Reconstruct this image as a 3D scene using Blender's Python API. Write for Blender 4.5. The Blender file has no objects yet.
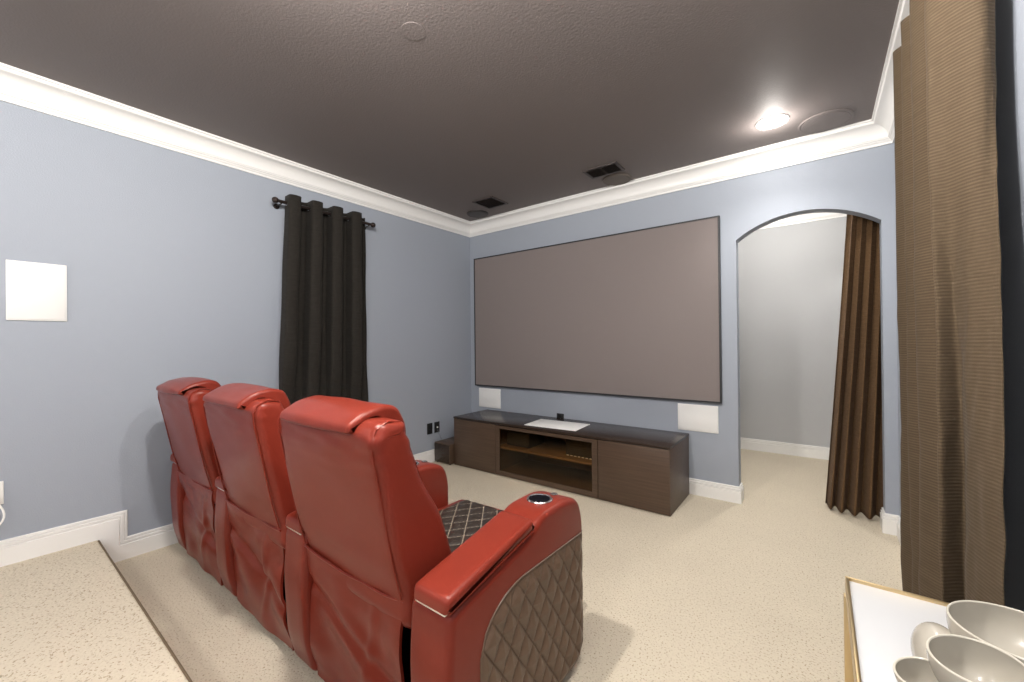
import bpy, bmesh, math, random
from mathutils import Vector, Matrix, noise
random.seed(4)
SC = bpy.context.scene
COL = SC.collection
PI = math.pi

# ---------------------------------------------------------------- camera, world, exposure
yaw, pitch, roll = math.radians(37.055), math.radians(0.228), math.radians(-0.5865)
f = Vector((-math.sin(yaw)*math.cos(pitch), math.cos(yaw)*math.cos(pitch), math.sin(pitch)))
r = Vector((math.cos(yaw), math.sin(yaw), 0)); u = r.cross(f)
r2 = r*math.cos(roll)+u*math.sin(roll); u2 = -r*math.sin(roll)+u*math.cos(roll)
cd = bpy.data.cameras.new('camera'); cam = bpy.data.objects.new('camera', cd); COL.objects.link(cam)
m = Matrix((r2, u2, -f)).transposed().to_4x4(); m.translation = Vector((3.414, -3.683, 1.30))
cam.matrix_world = m
cd.sensor_width = 36; cd.lens = 14.312; cd.clip_start = 0.02
SC.camera = cam
WORLD = 0.6
W = bpy.data.worlds.new('world'); SC.world = W; W.use_nodes = True
W.node_tree.nodes['Background'].inputs[0].default_value = (0.9, 0.93, 1, 1)
W.node_tree.nodes['Background'].inputs[1].default_value = WORLD
SC.view_settings.view_transform = 'Standard'; SC.view_settings.look = 'None'
SC.view_settings.exposure = 0.55; SC.view_settings.gamma = 1.0; SC.view_settings.use_curve_mapping = False
CAN_W = 22.0
CAN_COL = (1.0, 0.95, 0.89)
HALL_W = 30.0
CAN_SPOTS = [(3.18, -0.49), (3.16, -2.75), (2.3, -3.2), (0.8, -4.3), (3.1, -5.2), (0.95, -5.5)]
CAN_POW = [4.5, 52, 92, 6, 50, 26]

# ---------------------------------------------------------------- materials
def mat(name, col, rough=0.6, metal=0.0, bump=None, var=None, coat=0.0, spec=0.5, emit=None, trans=0.0, sheen=0.0):
    m = bpy.data.materials.new(name); m.use_nodes = True
    nt = m.node_tree; b = nt.nodes['Principled BSDF']
    b.inputs['Base Color'].default_value = (*col, 1); b.inputs['Roughness'].default_value = rough
    b.inputs['Metallic'].default_value = metal; b.inputs['Specular IOR Level'].default_value = spec
    b.inputs['Coat Weight'].default_value = coat; b.inputs['Transmission Weight'].default_value = trans
    b.inputs['Sheen Weight'].default_value = sheen
    if emit:
        b.inputs['Emission Color'].default_value = (*emit[0], 1); b.inputs['Emission Strength'].default_value = emit[1]
    tc = nt.nodes.new('ShaderNodeTexCoord')
    if var:
        scale, amount = var
        n = nt.nodes.new('ShaderNodeTexNoise'); n.inputs['Scale'].default_value = scale; n.inputs['Detail'].default_value = 4
        nt.links.new(tc.outputs['Object'], n.inputs['Vector'])
        mx = nt.nodes.new('ShaderNodeMixRGB'); mx.inputs[1].default_value = (*[c*(1-amount) for c in col], 1)
        mx.inputs[2].default_value = (*[min(1, c*(1+amount)) for c in col], 1)
        nt.links.new(n.outputs['Fac'], mx.inputs[0]); nt.links.new(mx.outputs[0], b.inputs['Base Color'])
    if bump:
        scale, strength, dist = bump
        n = nt.nodes.new('ShaderNodeTexNoise'); n.inputs['Scale'].default_value = scale; n.inputs['Detail'].default_value = 3
        nt.links.new(tc.outputs['Object'], n.inputs['Vector'])
        bp = nt.nodes.new('ShaderNodeBump'); bp.inputs['Strength'].default_value = strength; bp.inputs['Distance'].default_value = dist
        nt.links.new(n.outputs['Fac'], bp.inputs['Height']); nt.links.new(bp.outputs['Normal'], b.inputs['Normal'])
    return m

def carpet_mat():
    m = mat('carpet', (0.5, 0.42, 0.32), 0.95, spec=0.1)
    nt = m.node_tree; b = nt.nodes['Principled BSDF']; tc = nt.nodes['Texture Coordinate']
    v = nt.nodes.new('ShaderNodeTexVoronoi'); v.inputs['Scale'].default_value = 75
    nt.links.new(tc.outputs['Object'], v.inputs['Vector'])
    n = nt.nodes.new('ShaderNodeTexNoise'); n.inputs['Scale'].default_value = 125; n.inputs['Detail'].default_value = 3
    nt.links.new(tc.outputs['Object'], n.inputs['Vector'])
    cr = nt.nodes.new('ShaderNodeValToRGB')
    cr.color_ramp.elements[0].position = 0.30; cr.color_ramp.elements[0].color = (0.30, 0.235, 0.165, 1)
    cr.color_ramp.elements[1].position = 0.44; cr.color_ramp.elements[1].color = (0.61, 0.545, 0.435, 1)
    nt.links.new(n.outputs['Fac'], cr.inputs[0])
    n2 = nt.nodes.new('ShaderNodeTexNoise'); n2.inputs['Scale'].default_value = 2.2
    nt.links.new(tc.outputs['Object'], n2.inputs['Vector'])
    mx = nt.nodes.new('ShaderNodeMixRGB'); mx.blend_type = 'MULTIPLY'; mx.inputs[0].default_value = 0.12
    nt.links.new(cr.outputs[0], mx.inputs[1]); nt.links.new(n2.outputs['Fac'], mx.inputs[2])
    nt.links.new(mx.outputs[0], b.inputs['Base Color'])
    ad = nt.nodes.new('ShaderNodeMath'); ad.operation = 'ADD'
    nt.links.new(n.outputs['Fac'], ad.inputs[0]); nt.links.new(v.outputs['Distance'], ad.inputs[1])
    bp = nt.nodes.new('ShaderNodeBump'); bp.inputs['Strength'].default_value = 0.35; bp.inputs['Distance'].default_value = 0.006
    nt.links.new(ad.outputs[0], bp.inputs['Height']); nt.links.new(bp.outputs['Normal'], b.inputs['Normal'])
    return m

def weave_mat(name, col, col2, su=420, sv=260, rough=0.85, strength=0.6):
    m = mat(name, col, rough, spec=0.2, sheen=0.03)
    nt = m.node_tree; b = nt.nodes['Principled BSDF']; tc = nt.nodes['Texture Coordinate']
    mp = nt.nodes.new('ShaderNodeMapping'); nt.links.new(tc.outputs['UV'], mp.inputs['Vector'])
    n0 = nt.nodes.new('ShaderNodeTexNoise'); n0.inputs['Scale'].default_value = 1; n0.inputs['Detail'].default_value = 3
    mp.inputs['Scale'].default_value = (18, 260, 1); nt.links.new(mp.outputs[0], n0.inputs['Vector'])
    w = nt.nodes.new('ShaderNodeTexWave'); w.bands_direction = 'Y'; w.inputs['Scale'].default_value = sv/3.14
    w.inputs['Distortion'].default_value = 1.2; w.inputs['Detail'].default_value = 1; w.inputs['Detail Scale'].default_value = 8
    nt.links.new(tc.outputs['UV'], w.inputs['Vector'])
    mul = nt.nodes.new('ShaderNodeMath'); mul.operation = 'MULTIPLY'
    nt.links.new(w.outputs['Fac'], mul.inputs[0]); nt.links.new(n0.outputs['Fac'], mul.inputs[1])
    cr = nt.nodes.new('ShaderNodeValToRGB'); cr.color_ramp.elements[0].color = (*col, 1); cr.color_ramp.elements[0].position = 0.0
    cr.color_ramp.elements[1].color = (*col2, 1); cr.color_ramp.elements[1].position = 0.55
    nt.links.new(mul.outputs[0], cr.inputs[0]); nt.links.new(cr.outputs[0], b.inputs['Base Color'])
    bp = nt.nodes.new('ShaderNodeBump'); bp.inputs['Strength'].default_value = strength; bp.inputs['Distance'].default_value = 0.002
    nt.links.new(mul.outputs[0], bp.inputs['Height']); nt.links.new(bp.outputs['Normal'], b.inputs['Normal'])
    return m

def wood_mat(name, c1, c2, rough=0.35, axis=(1, 14, 40)):
    m = mat(name, c1, rough, spec=0.5)
    nt = m.node_tree; b = nt.nodes['Principled BSDF']; tc = nt.nodes['Texture Coordinate']
    mp = nt.nodes.new('ShaderNodeMapping'); mp.inputs['Scale'].default_value = axis
    nt.links.new(tc.outputs['Object'], mp.inputs['Vector'])
    n = nt.nodes.new('ShaderNodeTexNoise'); n.inputs['Scale'].default_value = 3; n.inputs['Detail'].default_value = 5
    nt.links.new(mp.outputs[0], n.inputs['Vector'])
    cr = nt.nodes.new('ShaderNodeValToRGB'); cr.color_ramp.elements[0].color = (*c1, 1); cr.color_ramp.elements[0].position = 0.35
    cr.color_ramp.elements[1].color = (*c2, 1); cr.color_ramp.elements[1].position = 0.65
    nt.links.new(n.outputs['Fac'], cr.inputs[0]); nt.links.new(cr.outputs[0], b.inputs['Base Color'])
    return m

M = dict(
    wall=mat('blue_grey_paint', (0.322, 0.355, 0.412), 0.6, bump=(160, 0.25, 0.004)),
    hallwall=mat('light_grey_paint', (0.45, 0.46, 0.475), 0.7, bump=(160, 0.2, 0.004)),
    ceiling=mat('dark_brown_ceiling_paint', (0.20, 0.174, 0.167), 0.62, spec=0.35, bump=(90, 0.25, 0.006)),
    hallceil=mat('white_ceiling_paint', (0.8, 0.79, 0.76), 0.8, bump=(90, 0.3, 0.004)),
    trim=mat('white_trim_paint', (0.82, 0.815, 0.80), 0.35),
    carpet=carpet_mat(),
    leather=mat('red_leather', (0.175, 0.023, 0.013), 0.30, bump=(260, 0.22, 0.002), var=(5, 0.10), spec=0.22),
    brownleather=mat('brown_quilted_leather', (0.115, 0.070, 0.044), 0.45, bump=(300, 0.2, 0.001)),
    darkleather=mat('dark_brown_leather', (0.026, 0.018, 0.014), 0.45, bump=(300, 0.2, 0.001)),
    thread=mat('beige_thread', (0.30, 0.25, 0.19), 0.8),
    black=mat('black_plastic', (0.012, 0.012, 0.013), 0.4),
    blackfab=mat('black_underside_cloth', (0.006, 0.006, 0.008), 0.9, spec=0.0),
    chrome=mat('chrome', (0.75, 0.75, 0.75), 0.15, metal=1),
    rod=mat('dark_bronze', (0.035, 0.025, 0.022), 0.3, metal=0.6),
    gold=mat('brushed_gold', (0.62, 0.47, 0.26), 0.32, metal=1),
    whiteplas=mat('white_plastic', (0.82, 0.82, 0.80), 0.45),
    whitegrille=mat('white_grille', (0.80, 0.80, 0.79), 0.6, bump=(900, 0.3, 0.001)),
    screen=mat('grey_projection_fabric', (0.215, 0.185, 0.178), 0.75, spec=0.2),
    screenframe=mat('black_screen_frame', (0.015, 0.016, 0.018), 0.5),
    wood=wood_mat('dark_brown_wood', (0.062, 0.037, 0.023), (0.085, 0.053, 0.034), 0.42),
    woodtop=wood_mat('dark_brown_top', (0.024, 0.015, 0.011), (0.034, 0.021, 0.015), 0.25),
    woodin=wood_mat('brown_shelf_wood', (0.15, 0.092, 0.046), (0.19, 0.12, 0.06), 0.5),
    ventdark=mat('dark_vent_paint', (0.03, 0.024, 0.022), 0.5),
    speakerbrown=mat('taupe_speaker_grille', (0.13, 0.105, 0.085), 0.6, bump=(900, 0.3, 0.001)),
    curt_black=weave_mat('charcoal_curtain_cloth', (0.011, 0.0095, 0.008), (0.030, 0.026, 0.021)),
    curt_brown=weave_mat('brown_curtain_cloth', (0.080, 0.043, 0.018), (0.155, 0.090, 0.043)),
    curt_taupe=weave_mat('taupe_curtain_cloth', (0.060, 0.041, 0.023), (0.095, 0.069, 0.043), strength=0.45),
    carttop=mat('white_cart_top', (0.45, 0.46, 0.475), 0.3),
    pearl=mat('pearl_shell', (0.37, 0.345, 0.295), 0.25, coat=0.5, var=(9, 0.13)),
    edge_shade=mat('brown_edge_shade', (0.12, 0.085, 0.05), 0.9),  # dark brown standing in for the shadow line along the platform edge
    whitepanel=mat('bright_white_laminate', (0.93, 0.93, 0.91), 0.35),
    pearlrim=mat('pale_rim', (0.48, 0.45, 0.385), 0.3, coat=0.5),
    lamp=mat('lamp_lens', (1, 1, 1), 0.5, emit=((1, 0.97, 0.92), 14)),
    glass=None,
)
gm = bpy.data.materials.new('tinted_glass'); gm.use_nodes = True
nt = gm.node_tree; nt.nodes.remove(nt.nodes['Principled BSDF'])
tr = nt.nodes.new('ShaderNodeBsdfTransparent'); tr.inputs[0].default_value = (0.92, 0.82, 0.66, 1)
gl = nt.nodes.new('ShaderNodeBsdfGlossy'); gl.inputs['Roughness'].default_value = 0.08
fr = nt.nodes.new('ShaderNodeFresnel'); fr.inputs[0].default_value = 1.28
ms = nt.nodes.new('ShaderNodeMixShader')
nt.links.new(fr.outputs[0], ms.inputs[0]); nt.links.new(tr.outputs[0], ms.inputs[1]); nt.links.new(gl.outputs[0], ms.inputs[2])
nt.links.new(ms.outputs[0], nt.nodes['Material Output'].inputs[0])
M['glass'] = gm

# ---------------------------------------------------------------- mesh helpers
def link(name, me, mats, parent=None, smooth=False):
    o = bpy.data.objects.new(name, me); COL.objects.link(o)
    for mm in (mats if isinstance(mats, (list, tuple)) else [mats]):
        me.materials.append(mm)
    if smooth:
        for p in me.polygons: p.use_smooth = True
        try: me.set_sharp_from_angle(angle=math.radians(40))
        except Exception: pass
    if parent: o.parent = parent
    return o

def obj(name, bm, mats, parent=None, smooth=False):
    bmesh.ops.recalc_face_normals(bm, faces=bm.faces)
    me = bpy.data.meshes.new(name); bm.to_mesh(me); bm.free()
    return link(name, me, mats, parent, smooth)

def box(bm, x0, x1, y0, y1, z0, z1, bev=0.0, seg=2):
    t = bmesh.new()
    bmesh.ops.create_cube(t, size=1)
    for v in t.verts:
        v.co = Vector((x0+(v.co.x+.5)*(x1-x0), y0+(v.co.y+.5)*(y1-y0), z0+(v.co.z+.5)*(z1-z0)))
    if bev > 0:
        bmesh.ops.bevel(t, geom=list(t.edges), offset=bev, segments=seg, affect='EDGES', profile=0.5)
    me = bpy.data.meshes.new('t'); t.to_mesh(me); t.free(); bm.from_mesh(me); bpy.data.meshes.remove(me)
    return bm

def boxo(name, mat_, dims, bev=0.0, parent=None, seg=2):
    bm = box(bmesh.new(), *dims, bev, seg)
    return obj(name, bm, mat_, parent, smooth=bev > 0)

def tube(bm, pts, rad, seg=10, closed=False):
    pts = [Vector(p) for p in pts]; n = len(pts); rings = []
    up = None
    for i, p in enumerate(pts):
        if closed: d = pts[(i+1) % n]-pts[i-1]
        else: d = pts[min(i+1, n-1)]-pts[max(i-1, 0)]
        d.normalize()
        if up is None:
            up = Vector((0, 0, 1)) if abs(d.z) < .9 else Vector((1, 0, 0))
        a = d.cross(up)
        if a.length < 1e-5: a = d.orthogonal()
        a.normalize(); up = a.cross(d); up.normalize()
        rr = rad(i/(n-1)) if callable(rad) else rad
        rings.append([bm.verts.new(p+(a*math.cos(t)+up*math.sin(t))*rr) for t in [2*PI*k/seg for k in range(seg)]])
    for i in range(n if closed else n-1):
        A = rings[i]; B = rings[(i+1) % n]
        for k in range(seg): bm.faces.new((A[k], A[(k+1) % seg], B[(k+1) % seg], B[k]))
    if not closed:
        bm.faces.new(rings[0]); bm.faces.new(rings[-1])
    return bm

def lathe(bm, prof, c, axis='z', seg=32):
    """prof: list of (radius, height)"""
    c = Vector(c); rings = []
    for rr, h in prof:
        ring = []
        for k in range(seg):
            t = 2*PI*k/seg; a, b = rr*math.cos(t), rr*math.sin(t)
            if axis == 'z': v = Vector((a, b, h))
            elif axis == 'y': v = Vector((a, h, b))
            else: v = Vector((h, a, b))
            ring.append(bm.verts.new(c+v))
        rings.append(ring)
    for A, B in zip(rings, rings[1:]):
        for k in range(seg): bm.faces.new((A[k], A[(k+1) % seg], B[(k+1) % seg], B[k]))
    bm.faces.new(rings[0]); bm.faces.new(rings[-1])
    return bm

def smooth_profile(pts, n=64, tension=1.0):
    """closed Catmull-Rom through (y, z) points, resampled evenly"""
    P = [Vector(p) for p in pts]; k = len(P); out = []
    for i in range(k):
        a, b, c, d = P[i-1], P[i], P[(i+1) % k], P[(i+2) % k]
        for j in range(12):
            t = j/12
            out.append(.5*((2*b)+(-a+c)*t+(2*a-5*b+4*c-d)*t*t+(-a+3*b-3*c+d)*t**3))
    L = [0]
    for i in range(len(out)): L.append(L[-1]+(out[(i+1) % len(out)]-out[i]).length)
    res = []; j = 0
    for q in range(n):
        s = L[-1]*q/n
        while L[j+1] < s: j += 1
        t = (s-L[j])/max(1e-9, L[j+1]-L[j])
        res.append(out[j].lerp(out[(j+1) % len(out)], t))
    return res

def round_poly(pts, rad, n=6):
    """closed polygon with rounded corners; rad a number or a list"""
    P = [Vector(p) for p in pts]; out = []
    for i, p in enumerate(P):
        rr = rad[i] if isinstance(rad, (list, tuple)) else rad
        a, b = P[i-1]-p, P[(i+1) % len(P)]-p
        d = min(rr, a.length*.45, b.length*.45)
        if d < 1e-5: out.append(p); continue
        s, e = p+a.normalized()*d, p+b.normalized()*d
        for j in range(n+1):
            t = j/n
            out.append(s*(1-t)**2+p*2*t*(1-t)+e*t*t)
    return out

def puff(bm, prof, x0, x1, rad, bulge=0.0, seg=5, nx=8, disp=None):
    """sweep a closed (y,z) profile across x with rounded cheeks"""
    n = len(prof); area = sum(prof[i].x*prof[(i+1) % n].y-prof[(i+1) % n].x*prof[i].y for i in range(n))
    sg = 1 if area > 0 else -1
    nor = []
    for i in range(n):
        d = (prof[(i+1) % n]-prof[i-1]).normalized(); nor.append(Vector((d.y, -d.x))*sg)
    sec = []
    for k in range(seg+1):
        a = PI/2*k/seg; sec.append((x0+rad*(1-math.sin(a)), -rad*(1-math.cos(PI/2-a)) if k < seg else 0))
    sec = [(x0+rad*(1-math.cos(PI/2*k/seg)), -rad*(1-math.sin(PI/2*k/seg))) for k in range(seg+1)]
    mid = [(x0+rad+(x1-x0-2*rad)*k/nx, bulge*math.sin(PI*k/nx)) for k in range(1, nx)]
    full = sec+mid+[(x1+x0-x, o) for x, o in reversed(sec)]
    rings = []
    for x, o in full:
        ring = []
        for p, q in zip(prof, nor):
            w = p+q*o
            v = Vector((x, w.x, w.y))
            if disp: v = disp(v, Vector((0, q.x, q.y)))
            ring.append(bm.verts.new(v))
        rings.append(ring)
    for A, B in zip(rings, rings[1:]):
        for k in range(n): bm.faces.new((A[k], A[(k+1) % n], B[(k+1) % n], B[k]))
    for ring in (rings[0], rings[-1]):
        bm.faces.new(ring)
    return bm

def grid(bm, fn, nu, nv, uv=True):
    lay = bm.loops.layers.uv.verify() if uv else None
    V = [[bm.verts.new(fn(i/nu, j/nv)) for j in range(nv+1)] for i in range(nu+1)]
    for i in range(nu):
        for j in range(nv):
            fc = bm.faces.new((V[i][j], V[i+1][j], V[i+1][j+1], V[i][j+1]))
            if uv:
                for l, (a, b) in zip(fc.loops, ((i, j), (i+1, j), (i+1, j+1), (i, j+1))):
                    l[lay].uv = (a/nu, b/nv)
    return V

def thing(name, label, cat, loc=(0, 0, 0), group=None):
    o = bpy.data.objects.new(name, None); COL.objects.link(o); o.location = loc
    o.empty_display_size = 0.1
    o['label'] = label; o['category'] = cat
    if group: o['group'] = group
    return o
def tag(o, label, cat, group=None):
    o['label'] = label; o['category'] = cat
    if group: o['group'] = group
    return o
def struct(o): o['kind'] = 'structure'; return o

# ---------------------------------------------------------------- room shell
RW, CZ, YB = 3.824, 2.745, -6.0          # right wall, ceiling height, rear wall
RISER_Y, RISER_Z = -3.243, 0.164
WT = 0.11                                # screen wall thickness
HY, HX0, HX1 = 1.88, 1.7, 4.7            # hall beyond the arch
struct(boxo('floor', M['carpet'], (-0.12, HX1+.1, YB-.1, HY+.1, -0.1, 0.0)))
# riser: carpeted platform with a soft rounded nose
prof = round_poly([(YB, 0.0), (YB, RISER_Z), (RISER_Y, RISER_Z), (RISER_Y+.004, 0.0)], [0, 0, .012, 0], 6)
bm = bmesh.new()
A = [bm.verts.new((0.0, p.x, p.y)) for p in prof]; B = [bm.verts.new((RW, p.x, p.y)) for p in prof]
for k in range(len(prof)): bm.faces.new((A[k], A[(k+1) % len(prof)], B[(k+1) % len(prof)], B[k]))
bm.faces.new(A); bm.faces.new(B)
o = struct(obj('floor_platform', bm, M['carpet'], smooth=True))
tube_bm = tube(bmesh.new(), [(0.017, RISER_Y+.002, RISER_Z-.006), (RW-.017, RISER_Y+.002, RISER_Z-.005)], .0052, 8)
struct(obj('riser_shade_line', tube_bm, M['edge_shade'], smooth=True))  # thin dark strip added to paint the shadow line at the riser edge
struct(boxo('ceiling', M['ceiling'], (-0.12, RW+.12, YB-.1, WT, CZ, CZ+.1)))
struct(boxo('ceiling_hall', M['hallceil'], (HX0-.1, HX1+.1, WT, HY+.1, CZ, CZ+.1)))
struct(boxo('wall_left', M['wall'], (-0.12, 0, YB-.1, WT, 0, CZ)))
struct(boxo('wall_right', M['wall'], (RW, RW+.12, YB-.1, 0, 0, CZ)))
bm = bmesh.new()      # unseen rear wall; window opening added so world light fills the room
for q in ((0, .25, 0, CZ), (RW-.25, RW, 0, CZ), (.25, RW-.25, 0, .45), (.25, RW-.25, 2.62, CZ)): box(bm, q[0], q[1], YB-.1, YB, q[2], q[3])
struct(obj('wall_rear', bm, M['wall']))
bm = bmesh.new()
for q in ((.25, RW-.25, .45, .50), (.25, RW-.25, 2.57, 2.62), (.25, .30, .5, 2.57), (RW-.30, RW-.25, .5, 2.57), (1.30, 1.34, .5, 2.57), (2.48, 2.52, .5, 2.57)): box(bm, q[0], q[1], YB-.08, YB-.02, q[2], q[3])
struct(obj('added_fill_window', bm, M['trim']))  # frame of the added fill-light opening, out of view
struct(boxo('wall_hall_far', M['hallwall'], (HX0, HX1, HY, HY+.1, 0, CZ)))
struct(boxo('wall_hall_left', M['hallwall'], (HX0-.1, HX0, WT, HY, 0, CZ)))
struct(boxo('wall_hall_right', M['hallwall'], (HX1, HX1+.1, WT, HY, 0, CZ)))
# screen wall with a segmental arch opening
AX0, AX1, ASP, AAP = 2.889, 3.755, 2.10, 2.250
half = (AX1-AX0)/2; sag = AAP-ASP; AR = (half*half+sag*sag)/(2*sag); acx = (AX0+AX1)/2; acz = AAP-AR
def arch(x): return acz+math.sqrt(max(0, AR*AR-(x-acx)**2))
NA = 28
xs = [AX0+(AX1-AX0)*k/NA for k in range(NA+1)]
bm = bmesh.new()
def quadwall(x0, x1, z0a, z0b):
    for y in (0, WT):
        vs = [bm.verts.new((x0, y, z0a)), bm.verts.new((x1, y, z0b)), bm.verts.new((x1, y, CZ)), bm.verts.new((x0, y, CZ))]
        fc = bm.faces.new(vs); fc.material_index = 0 if y == 0 else 1
quadwall(-0.12, AX0, 0, 0); quadwall(AX1, HX1, 0, 0)
for a, b in zip(xs, xs[1:]):
    quadwall(a, b, arch(a), arch(b))
    bm.faces.new([bm.verts.new((a, 0, arch(a))), bm.verts.new((b, 0, arch(b))), bm.verts.new((b, WT, arch(b))), bm.verts.new((a, WT, arch(a)))])
for x in (AX0, AX1):
    bm.faces.new([bm.verts.new((x, 0, 0)), bm.verts.new((x, WT, 0)), bm.verts.new((x, WT, ASP)), bm.verts.new((x, 0, ASP))])
bmesh.ops.remove_doubles(bm, verts=bm.verts, dist=1e-4)
struct(obj('wall_front', bm, [M['wall'], M['hallwall']]))

def sweep(name, path, prof, mats, closed_prof=True):
    """path: list of (origin, out, down) frames already mitred; prof: list of (a, b) -> origin + a*out + b*down"""
    bm = bmesh.new(); rings = []
    for o, a, b in path:
        rings.append([bm.verts.new(Vector(o)+Vector(a)*p[0]+Vector(b)*p[1]) for p in prof])
    n = len(prof)
    for A, B in zip(rings, rings[1:]):
        for k in range(n): bm.faces.new((A[k], A[(k+1) % n], B[(k+1) % n], B[k]))
    bm.faces.new(rings[0]); bm.faces.new(rings[-1])
    o = obj(name, bm, mats, smooth=True); return struct(o)
# crown profile: a = projection from wall, b = drop below the ceiling
CP, CD = 0.122, 0.148
crown = [(0, 0), (CP, 0), (CP, .012), (CP-.010, .014), (CP-.012, .026)]
for k in range(9):
    t = k/8; crown.append((CP-.016-(.072)*(math.sin(t*PI/2)), .030+.078*(1-math.cos(t*PI/2))))
crown += [(.030, .110), (.029, .117), (.022, .120), (.020, .128), (.012, .134), (.011, CD), (0, CD)]
dn = (0, 0, -1)
sweep('trim_1', [((0, 0, CZ), (1, -1, 0), dn), ((0, YB, CZ), (1, 0, 0), dn)], crown, M['trim'])
sweep('trim_2', [((0, 0, CZ), (1, -1, 0), dn), ((RW, 0, CZ), (-1, -1, 0), dn)], crown, M['trim'])
sweep('trim_3', [((RW, 0, CZ), (-1, -1, 0), dn), ((RW, YB, CZ), (-1, 0, 0), dn)], crown, M['trim'])
sweep('trim_4', [((HX0, HY, CZ), (0, -1, 0), dn), ((HX1, HY, CZ), (0, -1, 0), dn)], crown, M['trim'])
# baseboards: a = thickness, b = drop below the top edge
BH = .132
base = [(0, 0), (.006, 0), (.009, .003), (.009, .014), (.005, .0155), (.005, .0185), (.014, .020), (.014, .031), (.009, .0325), (.009, .036), (.017, .040), (.017, BH), (0, BH)]
sx = .13
sweep('baseboard_left', [((0, YB, RISER_Z+BH), (1, 0, 0), dn), ((0, RISER_Y+sx, RISER_Z+BH), (1, 0, 0), (0, -1, -1)),
      ((0, RISER_Y+sx, BH), (1, 0, 0), (0, -1, -1)), ((0, 0, BH), (1, -1, 0), dn)], base, M['trim'])
sweep('baseboard_front', [((0, 0, BH), (1, -1, 0), dn), ((AX0, 0, BH), (1, -1, 0), dn), ((AX0, WT, BH), (1, 1, 0), dn), ((HX0, WT, BH), (0, 1, 0), dn)], base, M['trim'])
sweep('baseboard_arch', [((HX1, WT, BH), (0, 1, 0), dn), ((AX1, WT, BH), (-1, 1, 0), dn), ((AX1, 0, BH), (-1, -1, 0), dn), ((RW, 0, BH), (-1, -1, 0), dn)], base, M['trim'])
sweep('baseboard_right', [((RW, 0, BH), (-1, -1, 0), dn), ((RW, RISER_Y, BH), (-1, 0, 0), dn)], base, M['trim'])
sweep('baseboard_hall', [((HX0, HY, BH), (0, -1, 0), dn), ((HX1, HY, BH), (0, -1, 0), dn)], base, M['trim'])

# ---------------------------------------------------------------- recessed lamps
def can(x, y, label, power, beam=.25, z=CZ):
    t = thing('recessed_light', label, 'ceiling light', (x, y, z), 'recessed lamps in the ceiling')
    bm = bmesh.new(); lathe(bm, [(.074, -.003), (.092, -.006), (.095, -.001), (.095, 0), (.074, 0)], (0, 0, 0), seg=36)
    # open ring: drop the caps
    for fc in [q for q in bm.faces if len(q.verts) > 4]: bm.faces.remove(fc)
    obj('trim_ring', bm, M['whiteplas'], t, True)
    bm = bmesh.new(); lathe(bm, [(.075, -.001), (.074, -.006), (.02, -.009)], (0, 0, 0), seg=36)
    obj('lens', bm, M['lamp'], t, True)
    ld = bpy.data.lights.new('lamp_glow', 'POINT'); ld.shadow_soft_size = .05; ld.energy = power; ld.color = CAN_COL
    lo = bpy.data.objects.new('lamp_glow', ld); COL.objects.link(lo); lo.parent = t; lo.location = (0, 0, -.085)
    sd = bpy.data.lights.new('lamp_beam', 'SPOT'); sd.energy = power*beam; sd.color = CAN_COL; sd.spot_size = math.radians(130); sd.spot_blend = 1; sd.shadow_soft_size = .06
    so = bpy.data.objects.new('lamp_beam', sd); COL.objects.link(so); so.parent = t; so.location = (0, 0, -.02)
    return t
can_labels = ['lit round recessed ceiling light near the arched opening', 'recessed ceiling light above the recliner nearest the right wall',
              'added out-of-view recessed ceiling light above the middle recliner', 'recessed ceiling light near the left wall behind the recliners', 'rearmost recessed ceiling light by the right wall',  # lamp above the middle recliner is added to brighten the far end
              'rearmost recessed ceiling light by the left wall', ]
for (x, y), lb, pw in zip(CAN_SPOTS, can_labels, CAN_POW): can(x, y, lb, pw, 11.0 if y > -1 else .25)
can(3.1, .85, 'added unseen recessed ceiling light in the hall beyond the arch', HALL_W)  # unseen lamp added to light the hall

# ---------------------------------------------------------------- ceiling fittings
def vent(x0, x1, y0, y1, label, split):
    t = thing('ceiling_vent', label, 'air vent', ((x0+x1)/2, (y0+y1)/2, CZ))
    w, d = (x1-x0)/2, (y1-y0)/2
    bm = bmesh.new()
    for (a, b, c, e) in ((-w, w, -d, -d+.022), (-w, w, d-.022, d), (-w, -w+.022, -d+.022, d-.022), (w-.022, w, -d+.022, d-.022)):
        box(bm, a, b, c, e, -.010, 0)
    if split: box(bm, -.012, .012, -d+.022, d-.022, -.010, 0)
    obj('frame', bm, M['ventfr'], t)
    bm = bmesh.new(); n = 9
    for k in range(n):
        y = -d+.03+(2*d-.06)*k/(n-1)
        b2 = bmesh.new(); box(b2, -w+.023, w-.023, -.010, .010, -.001, .001)
        bmesh.ops.rotate(b2, verts=b2.verts, cent=(0, 0, 0), matrix=Matrix.Rotation(math.radians(40), 3, 'X'))
        bmesh.ops.translate(b2, verts=b2.verts, vec=(0, y, -.007))
        me = bpy.data.meshes.new('t'); b2.to_mesh(me); b2.free(); bm.from_mesh(me); bpy.data.meshes.remove(me)
    obj('louvre', bm, M['ventdark'], t)
    return t
M['ventfr'] = mat('brown_vent_frame', (0.06, 0.048, 0.044), 0.5)
vent(1.83, 2.13, -.58, -.38, 'dark brown ceiling vent with two panes beside round taupe ceiling speaker', True)
vent(.60, .86, -.61, -.34, 'dark brown square ceiling vent in the far left corner', False)
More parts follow.
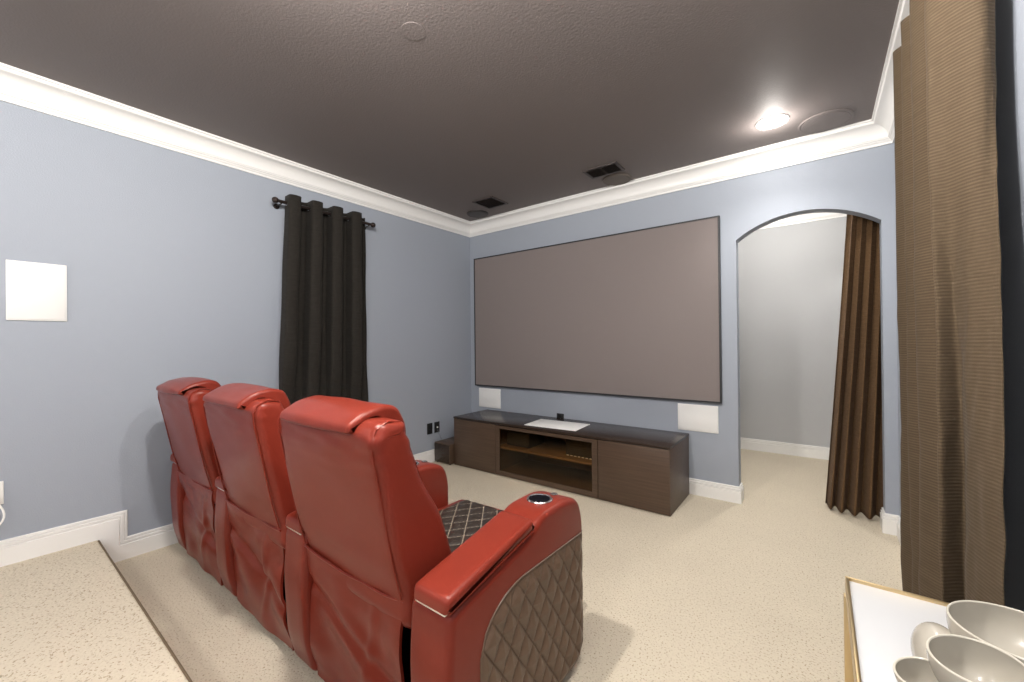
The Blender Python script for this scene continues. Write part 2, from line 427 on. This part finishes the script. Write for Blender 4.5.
def disc(x, y, rad, th, mt, name, label, cat, groove=True):
    bm = bmesh.new()
    if not groove: lathe(bm, [(rad, 0), (rad, -th), (.01, -th)], (x, y, CZ), seg=48)
    else: lathe(bm, [(rad, 0), (rad, -th*.6), (rad-.004, -th), (rad-.012, -th), (rad-.014, -th*.8), (rad-.018, -th*.8), (rad-.02, -th*1.05), (.01, -th*1.15)], (x, y, CZ), seg=48)
    return tag(obj(name, bm, mt, smooth=True), label, cat)
disc(1.995, -.235, .125, .014, M['speakerbrown'], 'ceiling_speaker', 'round taupe ceiling speaker beside the two-pane ceiling vent', 'speaker')
disc(3.46, -.275, .148, .008, M['ceiling'], 'ceiling_speaker', 'large round dark ceiling speaker right of the lit ceiling light', 'speaker')
disc(.385, -.285, .12, .012, M['ventdark'], 'ceiling_speaker', 'round dark ceiling speaker in the far left ceiling corner', 'speaker')
disc(1.93, -2.45, .055, .0012, M['ceiling'], 'ceiling_cover_plate', 'small round ceiling cover plate painted the ceiling colour above the recliners', 'cover plate', False)

# ---------------------------------------------------------------- projection screen
t = thing('projection_screen', 'large grey fixed projection screen with thin black frame on the far wall', 'projection screen', (1.436, 0, .79))
x0, x1, z0, z1 = -1.341, 1.341, 0, 1.524
bm = bmesh.new(); box(bm, x0+.010, x1-.010, -.034, -.020, z0+.010, z1-.010); obj('screen_fabric', bm, M['screen'], t)
bm = bmesh.new()
for q in ((x0, x1, z0, z0+.012), (x0, x1, z1-.012, z1), (x0, x0+.012, z0+.012, z1-.012), (x1-.012, x1, z0+.012, z1-.012)):
    box(bm, q[0], q[1], -.038, -.002, q[2], q[3])
obj('frame', bm, M['screenframe'], t)

# ---------------------------------------------------------------- white in-wall speakers and plates
def wall_speaker(label, x, z, w, h, face):
    t = thing('wall_speaker', label, 'speaker', (x if face == 'y' else 0, 0 if face == 'y' else x, z))
    bm = bmesh.new()
    if face == 'y': box(bm, -w/2, w/2, -.008, -.001, -h/2, h/2, .002)
    else: box(bm, .001, .008, -w/2, w/2, -h/2, h/2, .002)
    obj('frame', bm, M['whiteplas'], t, True)
    bm = bmesh.new(); g = .007
    if face == 'y': box(bm, -w/2+g, w/2-g, -.012, -.006, -h/2+g, h/2-g, .002)
    else: box(bm, .006, .012, -w/2+g, w/2-g, -h/2+g, h/2-g, .002)
    obj('grille', bm, M['whitegrille'], t, True)
wall_speaker('white in-wall speaker under the left end of the projection screen', .297, .648, .33, .225, 'y')
wall_speaker('white in-wall speaker under the right end of the projection screen', 2.588, .648, .318, .225, 'y')
wall_speaker('square white in-wall speaker on the left wall behind the recliners', -3.469, 1.605, .218, .318, 'x')
def wall_plate(label, x, z, face, mt, w=.075, h=.118, kind='outlet'):
    loc = (x, 0, z) if face == 'y' else (0, x, z)
    t = thing('wall_outlet', label, 'outlet', loc)
    bm = bmesh.new(); g = bmesh.new(); s = bmesh.new()
    if face == 'y':
        box(bm, -w/2, w/2, -.007, -.0005, -h/2, h/2, .003)
        for dz in (-.026, .026): box(g, -.017, .017, -.010, -.006, dz-.016, dz+.016, .003)
    else:
        box(bm, .0005, .007, -w/2, w/2, -h/2, h/2, .003)
        for dz in (-.026, .026): box(g, .006, .010, -.017, .017, dz-.016, dz+.016, .003)
    obj('plate', bm, mt, t, True); obj('socket', g, mt, t, True); s.free()
    return t
wall_plate('black wall outlet plate, left of the pair by the media console', -.675, .368, 'x', M['black'])
t = wall_plate('black wall plate with a white jack, right of the pair by the media console', -.57, .368, 'x', M['black'])
bm = bmesh.new(); lathe(bm, [(.009, .008), (.009, .016), (.004, .017)], (0, 0, 0), 'x', 12); obj('jack', bm, M['whiteplas'], t, True)
t = wall_plate('black wall plate just behind the media console top', 1.256, .505, 'y', M['black'], .085, .105)
bm = bmesh.new(); lathe(bm, [(.008, -.016), (.008, -.007)], (0.01, 0, 0.0), 'y', 12); obj('jack', bm, M['whiteplas'], t, True)
t = wall_plate('white wall outlet low on the left wall above the platform', -3.628, .545, 'x', M['whiteplas'], .08, .12)
# white plug and its cords
t = thing('power_cord', 'white plug with looping white cords at the left wall outlet', 'cord', (0, -3.628, .52))
bm = box(bmesh.new(), .012, .045, -.018, .022, -.028, .012, .006); obj('plug', bm, M['whiteplas'], t, True)
bm = bmesh.new(); pts = []
for k in range(25):
    a = k/24
    pts.append((.040+.02*math.sin(a*PI), .020+.045*math.sin(a*PI)-.20*a*a, -.02-.26*a+.06*a*a))
tube(bm, pts, .0045, 8); obj('cord', bm, M['whiteplas'], t, True)
bm = bmesh.new(); pts = []
for k in range(25):
    a = k/24
    pts.append((.036+.012*math.sin(a*PI), .005+.040*math.sin(a*PI*.9)-.16*a*a, -.02-.20*a-.06*a*a))
tube(bm, pts, .0045, 8); obj('cord', bm, M['whiteplas'], t, True)

# ---------------------------------------------------------------- subwoofer box and media console
t = thing('subwoofer', 'small low dark brown box between left wall and media console', 'speaker', (.155, -.48, 0))
bm = box(bmesh.new(), -.125, .118, -.155, .16, .012, .222, .004); obj('cabinet', bm, M['wood'], t, True)
bm = box(bmesh.new(), -.112, .106, -.162, -.156, .022, .212, .002); obj('front_panel', bm, M['woodtop'], t, True)
for a in (-.10, .09):
    for b in (-.13, .13): obj('foot', lathe(bmesh.new(), [(.012, 0), (.014, .012)], (a, b, 0), seg=12), M['black'], t)
bm = tube(bmesh.new(), [(.012, -.57, .34), (.03, -.565, .30), (.05, -.56, .26), (.055, -.55, .235)], .002, 8)
tag(obj('speaker_cable', bm, M['chrome'], smooth=True), 'thin grey cable from the black wall plate down to the low box', 'cable')

cx0, cx1, cy0, cy1, ct = .285, 2.522, -.585, -.03, .517
t = thing('media_console', 'long low dark brown media console with glass middle door under the screen', 'media console', ((cx0+cx1)/2, (cy0+cy1)/2, 0))
ox, oy = (cx0+cx1)/2, (cy0+cy1)/2
def cpart(name, mt, d, bev=.0015, par=t):
    return boxo(name, mt, (d[0]-ox, d[1]-ox, d[2]-oy, d[3]-oy, d[4], d[5]), bev, par)
cpart('top_panel', M['woodtop'], (cx0-.004, cx1+.004, cy0-.004, cy1, ct-.018, ct), .002)
cpart('side_panel', M['wood'], (cx0, cx0+.02, cy0+.002, cy1, .003, ct-.018))
cpart('side_panel', M['wood'], (cx1-.02, cx1, cy0+.002, cy1, .003, ct-.018))
cpart('back_panel', M['woodin'], (cx0+.02, cx1-.02, cy1-.012, cy1, .003, ct-.018))
cpart('bottom_panel', M['wood'], (cx0+.02, cx1-.02, cy0+.03, cy1-.012, .003, .03))
cpart('partition', M['wood'], (.848, .866, cy0+.022, cy1-.012, .03, ct-.018))
cpart('partition', M['wood'], (1.936, 1.954, cy0+.022, cy1-.012, .03, ct-.018))
cpart('shelf', M['woodin'], (.866, 1.936, cy0+.025, cy1-.012, .262, .284))
cpart('door', M['wood'], (cx0+.002, .853, cy0-.001, cy0+.020, .006, ct-.024))
cpart('door', M['wood'], (1.949, cx1-.002, cy0-.001, cy0+.020, .006, ct-.024))
d = bpy.data.objects.new('glass_door', None); COL.objects.link(d); d.parent = t
bm = bmesh.new()
a0, a1, b0, b1 = .858-ox, 1.944-ox, .008, ct-.026
for q in ((a0, a1, b0, b0+.045), (a0, a1, b1-.030, b1), (a0, a0+.050, b0+.045, b1-.030), (a1-.050, a1, b0+.045, b1-.030)):
    box(bm, q[0], q[1], cy0-oy-.001, cy0-oy+.018, q[2], q[3])
me = bpy.data.meshes.new('glass_door'); bmesh.ops.recalc_face_normals(bm, faces=bm.faces); bm.to_mesh(me); bm.free(); me.materials.append(M['wood'])
bpy.data.objects.remove(d); d = bpy.data.objects.new('glass_door', me); COL.objects.link(d); d.parent = t
bm = box(bmesh.new(), a0+.048, a1-.048, cy0-oy+.006, cy0-oy+.010, b0+.043, b1-.028); obj('pane', bm, M['glass'], d)
def device(name, label, x0, x1, z0, h, dots):
    tt = thing(name, label, 'receiver', ((x0+x1)/2, -.38, z0)); w = (x1-x0)/2
    bm = box(bmesh.new(), -w, w, -.12, .15, .008, h, .003); obj('case', bm, M['black'], tt, True)
    bm = bmesh.new()
    for k in range(7):
        zz = .03+(h-.05)*k/6; box(bm, -w+.012, w-.012, -.124, -.119, zz-.003, zz+.003)
    obj('front_grille', bm, M['ventdark'], tt)
    for a in (-w+.03, w-.03):
        for b in (-.09, .12): obj('foot', lathe(bmesh.new(), [(.012, 0), (.012, .008)], (a, b, 0), seg=12), M['black'], tt)
    if dots:
        bm = bmesh.new()
        for k in range(8):
            xx = -w+.02+(2*w-.04)*k/7; box(bm, xx-.010, xx+.010, -.126, -.119, .010, .017)
        obj('button_row', bm, M['whiteplas'], tt)
device('media_receiver', 'black receiver on the shelf at the left behind the console glass', .93, 1.20, .284, .14, False)
device('media_receiver', 'black receiver with small pale buttons at the right behind the console glass', 1.60, 1.90, .284, .155, True)
bm = box(bmesh.new(), -.265, .265, -.165, .165, 0, .006, .002)
o = tag(obj('white_panel', bm, M['whitepanel'], smooth=True), 'thin white rectangular panel lying on the media console top', 'panel')
o.location = (1.425, -.355, ct); o.rotation_euler = (0, 0, math.radians(4))

# ---------------------------------------------------------------- recliners
def leather_disp(seed, amt, zc, zr):
    def fn(v, n):
        k = math.exp(-((v.z-zc)/zr)**2)
        q = noise.noise(Vector((v.x*9+seed, v.y*20, v.z*34)))*amt*k
        if abs(v.x) > .2: q += (math.sin(v.z*125+2.2*noise.noise(Vector((v.x*6+seed, v.y*16, v.z*4))))*.0016)*k*min(1, (abs(v.x)-.2)/.08)
        q += noise.noise(Vector((v.x*4+seed, v.y*5, v.z*5)))*0.006
        nn = Vector((0.5*math.copysign(1, v.x) if abs(v.x) > .26 else 0, n.y, n.z))
        return v+nn*q
    return fn

HW, AW = .303, .085            # half seat width, half arm width
def arm_part(t, cx, name, outer, seed):
    arm = bpy.data.objects.new(name, None)
    prof = round_poly([(.035, .03), (.0, .16), (-.012, .40), (0, .575), (.06, .59), (.34, .640), (.40, .672), (.46, .697), (.62, .697), (.72, .668), (.752, .58), (.752, .10), (.72, .03)],
                      [.03, .05, .05, .03, .02, .03, .03, .03, .05, .05, .05, .05, .02], 5)
    prof = [p for p in prof]
    bm = bmesh.new(); puff(bm, prof, -AW, AW, .024, .0, 5, 4)
    bmesh.ops.translate(bm, verts=bm.verts, vec=(cx, 0, 0))
    a = obj(name, bm, M['leather'], t, True)
    # lid
    lp = round_poly([(-.016, .588), (-.014, .630), (.388, .706), (.398, .664)], [.006, .018, .018, .006], 5)
    bm = bmesh.new(); puff(bm, lp, -AW+.030, AW+.003, .017, .0, 4, 8)
    bmesh.ops.translate(bm, verts=bm.verts, vec=(cx, 0, 0))
    lid = obj('storage_lid', bm, M['leather'], a, True)
    # lid hinge strip at the back
    bm = box(bmesh.new(), cx-AW+.040, cx+AW-.012, -.012, .01, .582, .589, .002); obj('hinge_strip', bm, M['chrome'], a, True)
    # piping along the lid side
    bm = bmesh.new()
    tube(bm, [(cx+AW+.002, y, .594+y*.185) for y in (-.008, .1, .2, .3, .385)], .0022, 6)
    obj('piping', bm, M['leather'], lid, True)
    # cup holder
    cz = .6975
    bm = bmesh.new(); lathe(bm, [(.040, .001), (.041, .005), (.047, .006), (.050, .003), (.050, -.002), (.042, -.002)], (cx, .555, cz), seg=32)
    for fc in [q for q in bm.faces if len(q.verts) > 4]: bm.faces.remove(fc)
    cup = obj('cup_holder', bm, M['chrome'], a, True)
    bm = bmesh.new(); lathe(bm, [(.0405, .003), (.039, .0015), (.001, .001)], (cx, .555, cz), seg=32); obj('cup_well', bm, M['blackfab'], cup, True)
    bm = bmesh.new(); lathe(bm, [(.015, -.004), (.015, .004), (.011, .006), (.003, .006)], (cx+.01, .645, cz-.008), seg=20)
    obj('control_button', bm, M['chrome'], a, True)
    if outer:
        s = outer
        def zt(y):
            y = max(y, .118)
            if y < .33: q = (.33-y)/.212; return .40+.138*math.sqrt(max(0, 1-q*q)) if q < 1 else .40
            return .538-(y-.33)*.03
        def cheek(y): return .024*(1-math.sqrt(max(0, 1-((y-.728)/.024)**2))) if y > .728 else 0
        def zb(y): return .036 if y < .67 else .036+.08*((y-.67)/.078)**2
        def fn(uu, vv):
            y = .116+(.7480-.116)*(uu**1.35); a0, b0 = zb(y), zt(y); z = a0+(b0-a0)*vv
            a = (y/.082+z/.120) % 1; b = (y/.082-z/.120) % 1
            d = min(min(a, 1-a), min(b, 1-b))
            h = .0+.018*(min(1, d/.5))**.36
            edge = min(1, min(uu, 1-uu)*14, min(vv, 1-vv)*14)
            return Vector((cx+s*(AW+h*edge-.0006-cheek(y)), y, z))
        bm = bmesh.new(); grid(bm, fn, 200, 160)
        for fc in bm.faces: pass
        pn = obj('quilted_panel', bm, M['brownleather'], a, False)
        pn['label'] = 'brown diamond-quilted leather panel on the outer side'
        for p in pn.data.polygons: p.use_smooth = True
        bm = bmesh.new(); pts = []
        for k in range(31):
            y = .116+(.746-.116)*k/30; pts.append((cx+s*(AW+.001-cheek(y)), y, zt(y)+.003))
        pts = [(cx+s*(AW+.001), .114, .036+.36*k/6) for k in range(7)]+pts
        tube(bm, pts, .0035, 6); obj('piping', bm, M['brownleather'], pn, True)
    return a

def recliner(xc, label, arms, seed):
    t = thing('recliner', label, 'recliner', (xc, -2.93, 0), None)
    # chassis
    bm = box(bmesh.new(), -HW+.02, HW-.02, .085, .70, .035, .40, .01); obj('base_frame', bm, M['blackfab'], t, True)
    # seat cushion
    sp = round_poly([(.16, .36), (.16, .47), (.45, .475), (.82, .472), (.875, .43), (.875, .37)], [.03, .04, .0, .05, .04, .03], 6)
    bm = bmesh.new(); puff(bm, sp, -HW+.004, HW-.004, .03, .006, 5, 10); seat = obj('seat', bm, M['leather'], t, True)
    def fn(uu, vv):
        x = -.245+.52*uu; y = .20+.63*vv
        a = (x/.085+y/.11) % 1; b = (x/.085-y/.11) % 1
        d = min(min(a, 1-a), min(b, 1-b)); h = .004+.012*min(1, d/.5)**.55
        e = min(1, min(uu, 1-uu)*12, min(vv, 1-vv)*12)
        z = .479 if y < .77 else .479-.016*((y-.77)/.06)**2
        return Vector((x, y, z+h*e))
    bm = bmesh.new(); grid(bm, fn, 170, 200)
    q = obj('quilted_insert', bm, [M['darkleather'], M['thread']], seat)
    q['label'] = 'dark brown diamond-quilted leather insert'
    for p in q.data.polygons:
        p.use_smooth = True; c = p.center
        a = (c.x/.085+c.y/.11) % 1; b = (c.x/.085-c.y/.11) % 1
        if min(min(a, 1-a), min(b, 1-b)) < .022: p.material_index = 1
    # footrest
    fp = round_poly([(.74, .06), (.74, .36), (.83, .37), (.845, .06)], [.02, .02, .03, .03], 5)
    bm = bmesh.new(); puff(bm, fp, -HW+.006, HW-.006, .02, .01, 5, 8); obj('footrest', bm, M['leather'], t, True)
    # backrest shell
    bp = smooth_profile([(.012, .47), (-.004, .56), (-.034, .66), (-.058, .77), (-.083, .90), (-.104, 1.02), (-.096, 1.060), (-.058, 1.080), (.000, 1.072), (.024, 1.02), (.080, .88), (.150, .755), (.192, .635), (.225, .52), (.20, .45), (.10, .43)], 170)
    bm = bmesh.new(); puff(bm, bp, -.296, .296, .034, .004, 6, 14, leather_disp(seed, .006, 1.04, .09))
    back = obj('backrest', bm, M['leather'], t, True)
    for s in (-1, 1):
        bm = bmesh.new()
        pts = [(s*.279, y, z) for y, z in ((-.008, .56), (-.036, .66), (-.060, .77), (-.085, .90), (-.105, 1.0), (-.106, 1.035), (-.092, 1.064), (-.055, 1.081), (-.005, 1.074), (.018, 1.02), (.074, .88), (.144, .755), (.187, .635))]
        pts2 = []
        for i in range(len(pts)-1):
            for k in range(5): pts2.append(Vector(pts[i]).lerp(Vector(pts[i+1]), k/5))
        pts2 = [p+Vector((0, .004*min(1, max(-1, (-.03-p.y)/.04)), 0)) for p in pts2]
        tube(bm, pts2, .0030, 6); obj('piping', bm, M['leather'], back, True)
    # front cushion of the back
    cp = smooth_profile([(-.03, 1.02), (.01, 1.05), (.035, 1.0), (.070, .90), (.125, .78), (.195, .64), (.26, .54), (.25, .485), (.15, .50), (.05, .75), (-.02, .92)], 60)
    bm = bmesh.new(); puff(bm, cp, -.235, .235, .03, .012, 5, 10); bc = obj('back_cushion', bm, M['leather'], back, True)
    # headrest pad wrapping over the top
    hp = round_poly([(-.096, 1.040), (-.128, 1.050), (-.125, 1.074), (-.066, 1.108), (.0, 1.121), (.050, 1.106), (.082, 1.04), (.078, .94), (.055, .90), (.03, .94), (.010, 1.05), (-.05, 1.075)], [.004, .006, .02, .03, .03, .03, .03, .03, .02, .02, .02, .02], 5)
    bm = bmesh.new(); puff(bm, hp, -.222, .204, .016, .003, 6, 12, leather_disp(seed+3, .003, 1.1, .2))
    # taper: the pad flares outwards at the back edge
    obj('headrest', bm, M['leather'], t, True)
    # rear skirt panel with soft folds
    def sk(uu, vv, off=0.0):
        x = -.298+.575*uu
        if uu > .9: x -= .030*math.sin(vv*PI)*((uu-.9)/.1)
        z = .035+(.548-.035)*vv-.010*math.sin(PI*uu)*vv
        y = .006+.030*(1-vv)
        y += .009*math.sin(x*17+z*13+seed)*math.sin(PI*min(1, vv*1.1))+.012*noise.noise(Vector((x*6+seed, z*9, 0)))
        y += .014*math.exp(-((z-(.30-.35*(x)))/.028)**2)-.010*math.exp(-((x-.06-.25*(z-.2))/.022)**2)*math.sin(PI*vv)
        y += .006*(1-vv)**2
        return Vector((x, y+off-.008, z))
    bm = bmesh.new(); V1 = grid(bm, lambda a, b: sk(a, b), 40, 40); V2 = grid(bm, lambda a, b: sk(a, b, .010), 40, 40)
    for i in range(40):
        for (p, q_) in (((i, 0), (i+1, 0)), ((i, 40), (i+1, 40)), ((0, i), (0, i+1)), ((40, i), (40, i+1))):
            bm.faces.new((V1[p[0]][p[1]], V1[q_[0]][q_[1]], V2[q_[0]][q_[1]], V2[p[0]][p[1]]))
    skt = obj('rear_skirt', bm, M['leather'], t, True)
    bm = bmesh.new(); tube(bm, [sk(k/24, 1.0, -.003) for k in range(25)], .0048, 6); obj('piping', bm, M['leather'], skt, True)
    for k, (cx, outer) in enumerate(arms): arm_part(t, cx, 'arm', outer, seed+k)
    return t
AX = .388
recliner(.612, 'red leather recliner beside the left wall, farthest of the row', [(-AX, -1), (AX, 0)], 1.3)
recliner(1.388, 'red leather recliner in the middle of the row of three', [(AX, 0)], 4.1)
recliner(2.163, 'red leather recliner nearest the camera with brown quilted outer arm side', [(AX, 1)], 7.7)

# ---------------------------------------------------------------- curtains
def cloth(name, fn, nu, nv, mt, parent, th=.0025):
    bm = bmesh.new(); grid(bm, fn, nu, nv)
    o = obj(name, bm, mt, parent)
    for p in o.data.polygons: p.use_smooth = True
    s = o.modifiers.new('thickness', 'SOLIDIFY'); s.thickness = th; s.offset = 0
    return o
# charcoal grommet curtain on the left wall
Yc0, Yc1, RX = -2.20, -1.49, .088
t = thing('curtain', 'charcoal grommet curtain panel hanging on the left wall', 'curtain', (RX, (Yc0+Yc1)/2, 0))
ym = (Yc0+Yc1)/2
def fold(x, sharp=1.6):
    s = math.sin(x); return math.copysign(abs(s)**(1/sharp), s)
def fn(uu, vv):
    z = 2.475*vv+.02*(1-vv); ph = uu*2*PI*4-PI*.1
    k = 1-vv
    y = Yc0+(Yc1-Yc0)*uu - k*.105*(1-uu)
    x = (.066-.042*min(1, max(0, (1.15-z)/.5)))*fold(ph, 1.8)+.010*k*math.sin(ph*.5+1+3*vv)+.004*math.sin(9*z+uu*20)
    y -= .017*math.sin(2*ph)*(.4+.6*min(1, z))
    return Vector((x, y-ym, z))
cl = cloth('curtain_cloth', fn, 160, 60, M['curt_black'], t)
for k in range(8):
    y = Yc0+(Yc1-Yc0)*((k+.1)/8)
    pts = [(.021*math.cos(a), y-ym+.004*math.sin(a), 2.415+.021*math.sin(a)) for a in [2*PI*j/20 for j in range(20)]]
    obj('grommet_ring', tube(bmesh.new(), pts, .0035, 6, True), M['chrome'], cl, True)
t = thing('curtain_rod', 'dark bronze curtain rod with round finials on the left wall', 'curtain rod', (RX, ym, 2.415))
bm = tube(bmesh.new(), [(0, -2.262-ym, 0), (0, -1.437-ym, 0)], .0125, 14); obj('pole', bm, M['rod'], t, True)
for y in (-2.275, -1.424):
    bm = bmesh.new(); s = -1 if y < -2 else 1
    lathe(bm, [(.008, -s*.030), (.013, -s*.022), (.010, -s*.017)]+[(.0245*math.cos(a), s*.004+s*.0245*math.sin(a)) for a in [-1.2+2.5*k/10 for k in range(11)]], (0, y-ym, 0), 'y', 20)
    obj('finial', bm, M['rod'], t, True)
for y in (-2.235, -1.463):
    bm = bmesh.new(); tube(bm, [(-RX+.003, y-ym, -.02), (-.03, y-ym, -.019), (0, y-ym, -.016)], .006, 8)
    lathe(bm, [(.022, -RX+.0005), (.022, -RX+.006), (.012, -RX+.008)], (0, y-ym, -.02), 'x', 18)
    obj('bracket', bm, M['rod'], t, True)
# brown curtain inside the arch on the hall side
def fn(uu, vv):
    z = .018+2.33*vv; k = 1-vv
    xl = 3.588-.150*k**1.1; xr = 3.93
    ph = uu*2*PI*6.3+.5
    x = xl+(xr-xl)*(uu**(1.0+.25*k))+.006*math.sin(2*ph)*(1-k)
    y = .205+(.026+.026*k)*math.sin(ph)+.035*k*(1-uu)+.006*math.sin(7*z+uu*9)
    if uu < .25: y += .05*k*(1-uu/.25)
    return Vector((x, y, z+.003*k*math.sin(ph+1)))
t = thing('curtain', 'brown pleated curtain gathered at the right side of the arched opening', 'curtain', (0, 0, 0))
t.location = (3.75, .205, 0)
cloth('curtain_cloth', lambda a, b: fn(a, b)-Vector((3.75, .205, 0)), 200, 60, M['curt_brown'], t)
t = thing('curtain_rod', 'dark curtain rod above the arch on the hall side', 'curtain rod', (3.4, .205, 2.36))
bm = tube(bmesh.new(), [(-.65, 0, 0), (.6, 0, 0)], .0125, 14); obj('pole', bm, M['rod'], t, True)
for x in (-.6, .56):
    bm = tube(bmesh.new(), [(x, -.094, -.014), (x, -.04, -.014), (x, 0, -.014)], .006, 8); obj('bracket', bm, M['rod'], t, True)
# big taupe curtain on the right wall, seen edge-on
RXC = 3.712
# plan-view control points (x, y) along the cloth at the top and at the hem; the near end opens out towards the floor
T_PL, B_PL = [], []
tips = [-1.40, -1.60, -1.785, -2.017]
for i, y in enumerate(tips):
    T_PL += [(3.758, y+.085 if i else y+.08), (3.669, y)]
    B_PL += [(3.750, y+.090), (3.676, y+.01)]
T_PL += [(3.690, -2.075), (3.754, -2.115), (3.785, -2.09), (3.79, -2.06)]
B_PL[-1] = (3.672, -2.10)
B_PL += [(3.722, -2.070), (3.712, -2.135), (3.726, -2.20), (3.748, -2.265)]
def crs(P, t):
    t = t*(len(P)-1); i = min(int(t), len(P)-2); t -= i
    a, b, c, d = [Vector(P[max(0, min(len(P)-1, k))]) for k in (i-1, i, i+1, i+2)]
    return .5*((2*b)+(-a+c)*t+(2*a-5*b+4*c-d)*t*t+(-a+3*b-3*c+d)*t**3)
def fn(uu, vv):
    z = .02+2.455*vv; k = 1-vv
    w = min(1, k*1.35); w = w*w*(3-2*w)
    p = crs(T_PL, uu).lerp(crs(B_PL, uu), w)
    p.x += .004*math.sin(6*z+uu*19)*k+(.0015+.0035*k)*noise.noise(Vector((uu*22, z*9, 0)))
    return Vector((p.x-RXC, p.y+2.1, z))
t = thing('curtain', 'tall taupe textured curtain on the right wall beside the white cart', 'curtain', (RXC, -2.1, 0))
cl = cloth('curtain_cloth', fn, 260, 90, M['curt_taupe'], t)
t = thing('curtain_rod', 'dark curtain rod of the tall taupe curtain on the right wall', 'curtain rod', (RXC, -2.1, 2.425))
bm = tube(bmesh.new(), [(0, .74, 0), (0, -.05, 0)], .0125, 14); obj('pole', bm, M['rod'], t, True)
for y in (.66, .05):
    bm = tube(bmesh.new(), [(RW-RXC-.001, y, -.014), (.05, y, -.014), (0, y, -.014)], .006, 8); obj('bracket', bm, M['rod'], t, True)

# ---------------------------------------------------------------- cart with bowls
KX0, KX1, KY0, KY1, KZ = 3.452, 3.800, -3.20, -2.572, .80
kx, ky = (KX0+KX1)/2, (KY0+KY1)/2
t = thing('console_cart', 'gold framed cart with white top by the right wall', 'cart', (kx, ky, 0))
w, d = (KX1-KX0)/2, (KY1-KY0)/2
boxo('tabletop', M['carttop'], (-w+.006, w-.006, -d+.006, d-.006, KZ-.018, KZ-.006), .001, t)
bm = bmesh.new()
for q in ((-w, w, -d, -d+.006), (-w, w, d-.006, d), (-w, -w+.006, -d+.006, d-.006), (w-.006, w, -d+.006, d-.006)):
    box(bm, q[0], q[1], q[2], q[3], KZ-.040, KZ, .0012)
obj('frame', bm, M['gold'], t, True)
for a in (-1, 1):
    for b in (-1, 1):
        z0 = RISER_Z if False else 0
        bm = box(bmesh.new(), a*(w-.006)-.009, a*(w-.006)+.009, b*(d-.006)-.009, b*(d-.006)+.009, 0, KZ-.038, .001)
        obj('leg', bm, M['gold'], t, True)
boxo('lower_shelf', M['carttop'], (-w+.012, w-.012, -d+.012, d-.012, .22, .232), .001, t)
KS = KZ-.006
def shell(bm, c, R, depth, tx=0, ty=0, belly=1.0, th=.0035):
    """thin open cup; c = rim centre; belly > 1 swells below the rim"""
    n, ms = 16, 56; rows_i, rows_o = [], []
    for i in range(1, n+1):
        a = PI/2*i/n; rr = R*math.sin(a)*(1+(belly-1)*math.sin(PI*min(1, i/n))); zz = -depth*math.cos(a)
        for rows, d in ((rows_i, -th), (rows_o, 0)):
            q = max(.2, (rr+d)/rr)
            rows.append([bm.verts.new(Vector((rr*q*math.cos(2*PI*k/ms), rr*q*math.sin(2*PI*k/ms), zz-(d if i < n else 0)))) for k in range(ms)])
    vs = [v for r_ in rows_i+rows_o for v in r_]
    for rows in (rows_i, rows_o):
        for A, B in zip(rows, rows[1:]):
            for k in range(ms): bm.faces.new((A[k], A[(k+1) % ms], B[(k+1) % ms], B[k]))
        bm.faces.new(rows[0])
    A, B = rows_i[-1], rows_o[-1]
    for k in range(ms): bm.faces.new((A[k], A[(k+1) % ms], B[(k+1) % ms], B[k]))
    rot = Matrix.Rotation(tx, 4, 'X') @ Matrix.Rotation(ty, 4, 'Y')
    bmesh.ops.transform(bm, matrix=Matrix.Translation(c) @ rot, verts=vs)
def rim(bm, c, R, tx, ty, rad=.0014):
    rot = Matrix.Rotation(tx, 4, 'X') @ Matrix.Rotation(ty, 4, 'Y')
    tube(bm, [Vector(c)+rot.to_3x3() @ Vector(((R-.0015)*math.cos(2*PI*k/56), (R-.0015)*math.sin(2*PI*k/56), 0)) for k in range(56)], rad, 6, True)
bc = Vector((3.615, -2.862, KS))
t = thing('decorative_bowl', 'pearly cream bowl of three overlapping cups on the white cart top', 'bowl', bc)
bm = bmesh.new(); bmesh.ops.create_uvsphere(bm, u_segments=48, v_segments=24, radius=1)
for v in bm.verts: v.co = Vector((v.co.x*.032-.064, v.co.y*.062+.026, .040+v.co.z*.040))
obj('side_petal', bm, M['pearl'], t, True)
for c, R, dp, tx, ty in (((3.630, -2.824, .897), .071, .080, .0, .0), ((3.567, -2.935, .899), .046, .062, .08, -.06), ((3.517, -2.955, .872), .031, .045, .1, -.2)):
    bm = bmesh.new(); shell(bm, Vector(c)-bc, R, dp, tx, ty, 1.04, .0025); cup = obj('cup', bm, M['pearl'], t, True)
    bm = bmesh.new(); rim(bm, Vector(c)-bc, R, tx, ty); obj('rim', bm, M['pearlrim'], cup, True)
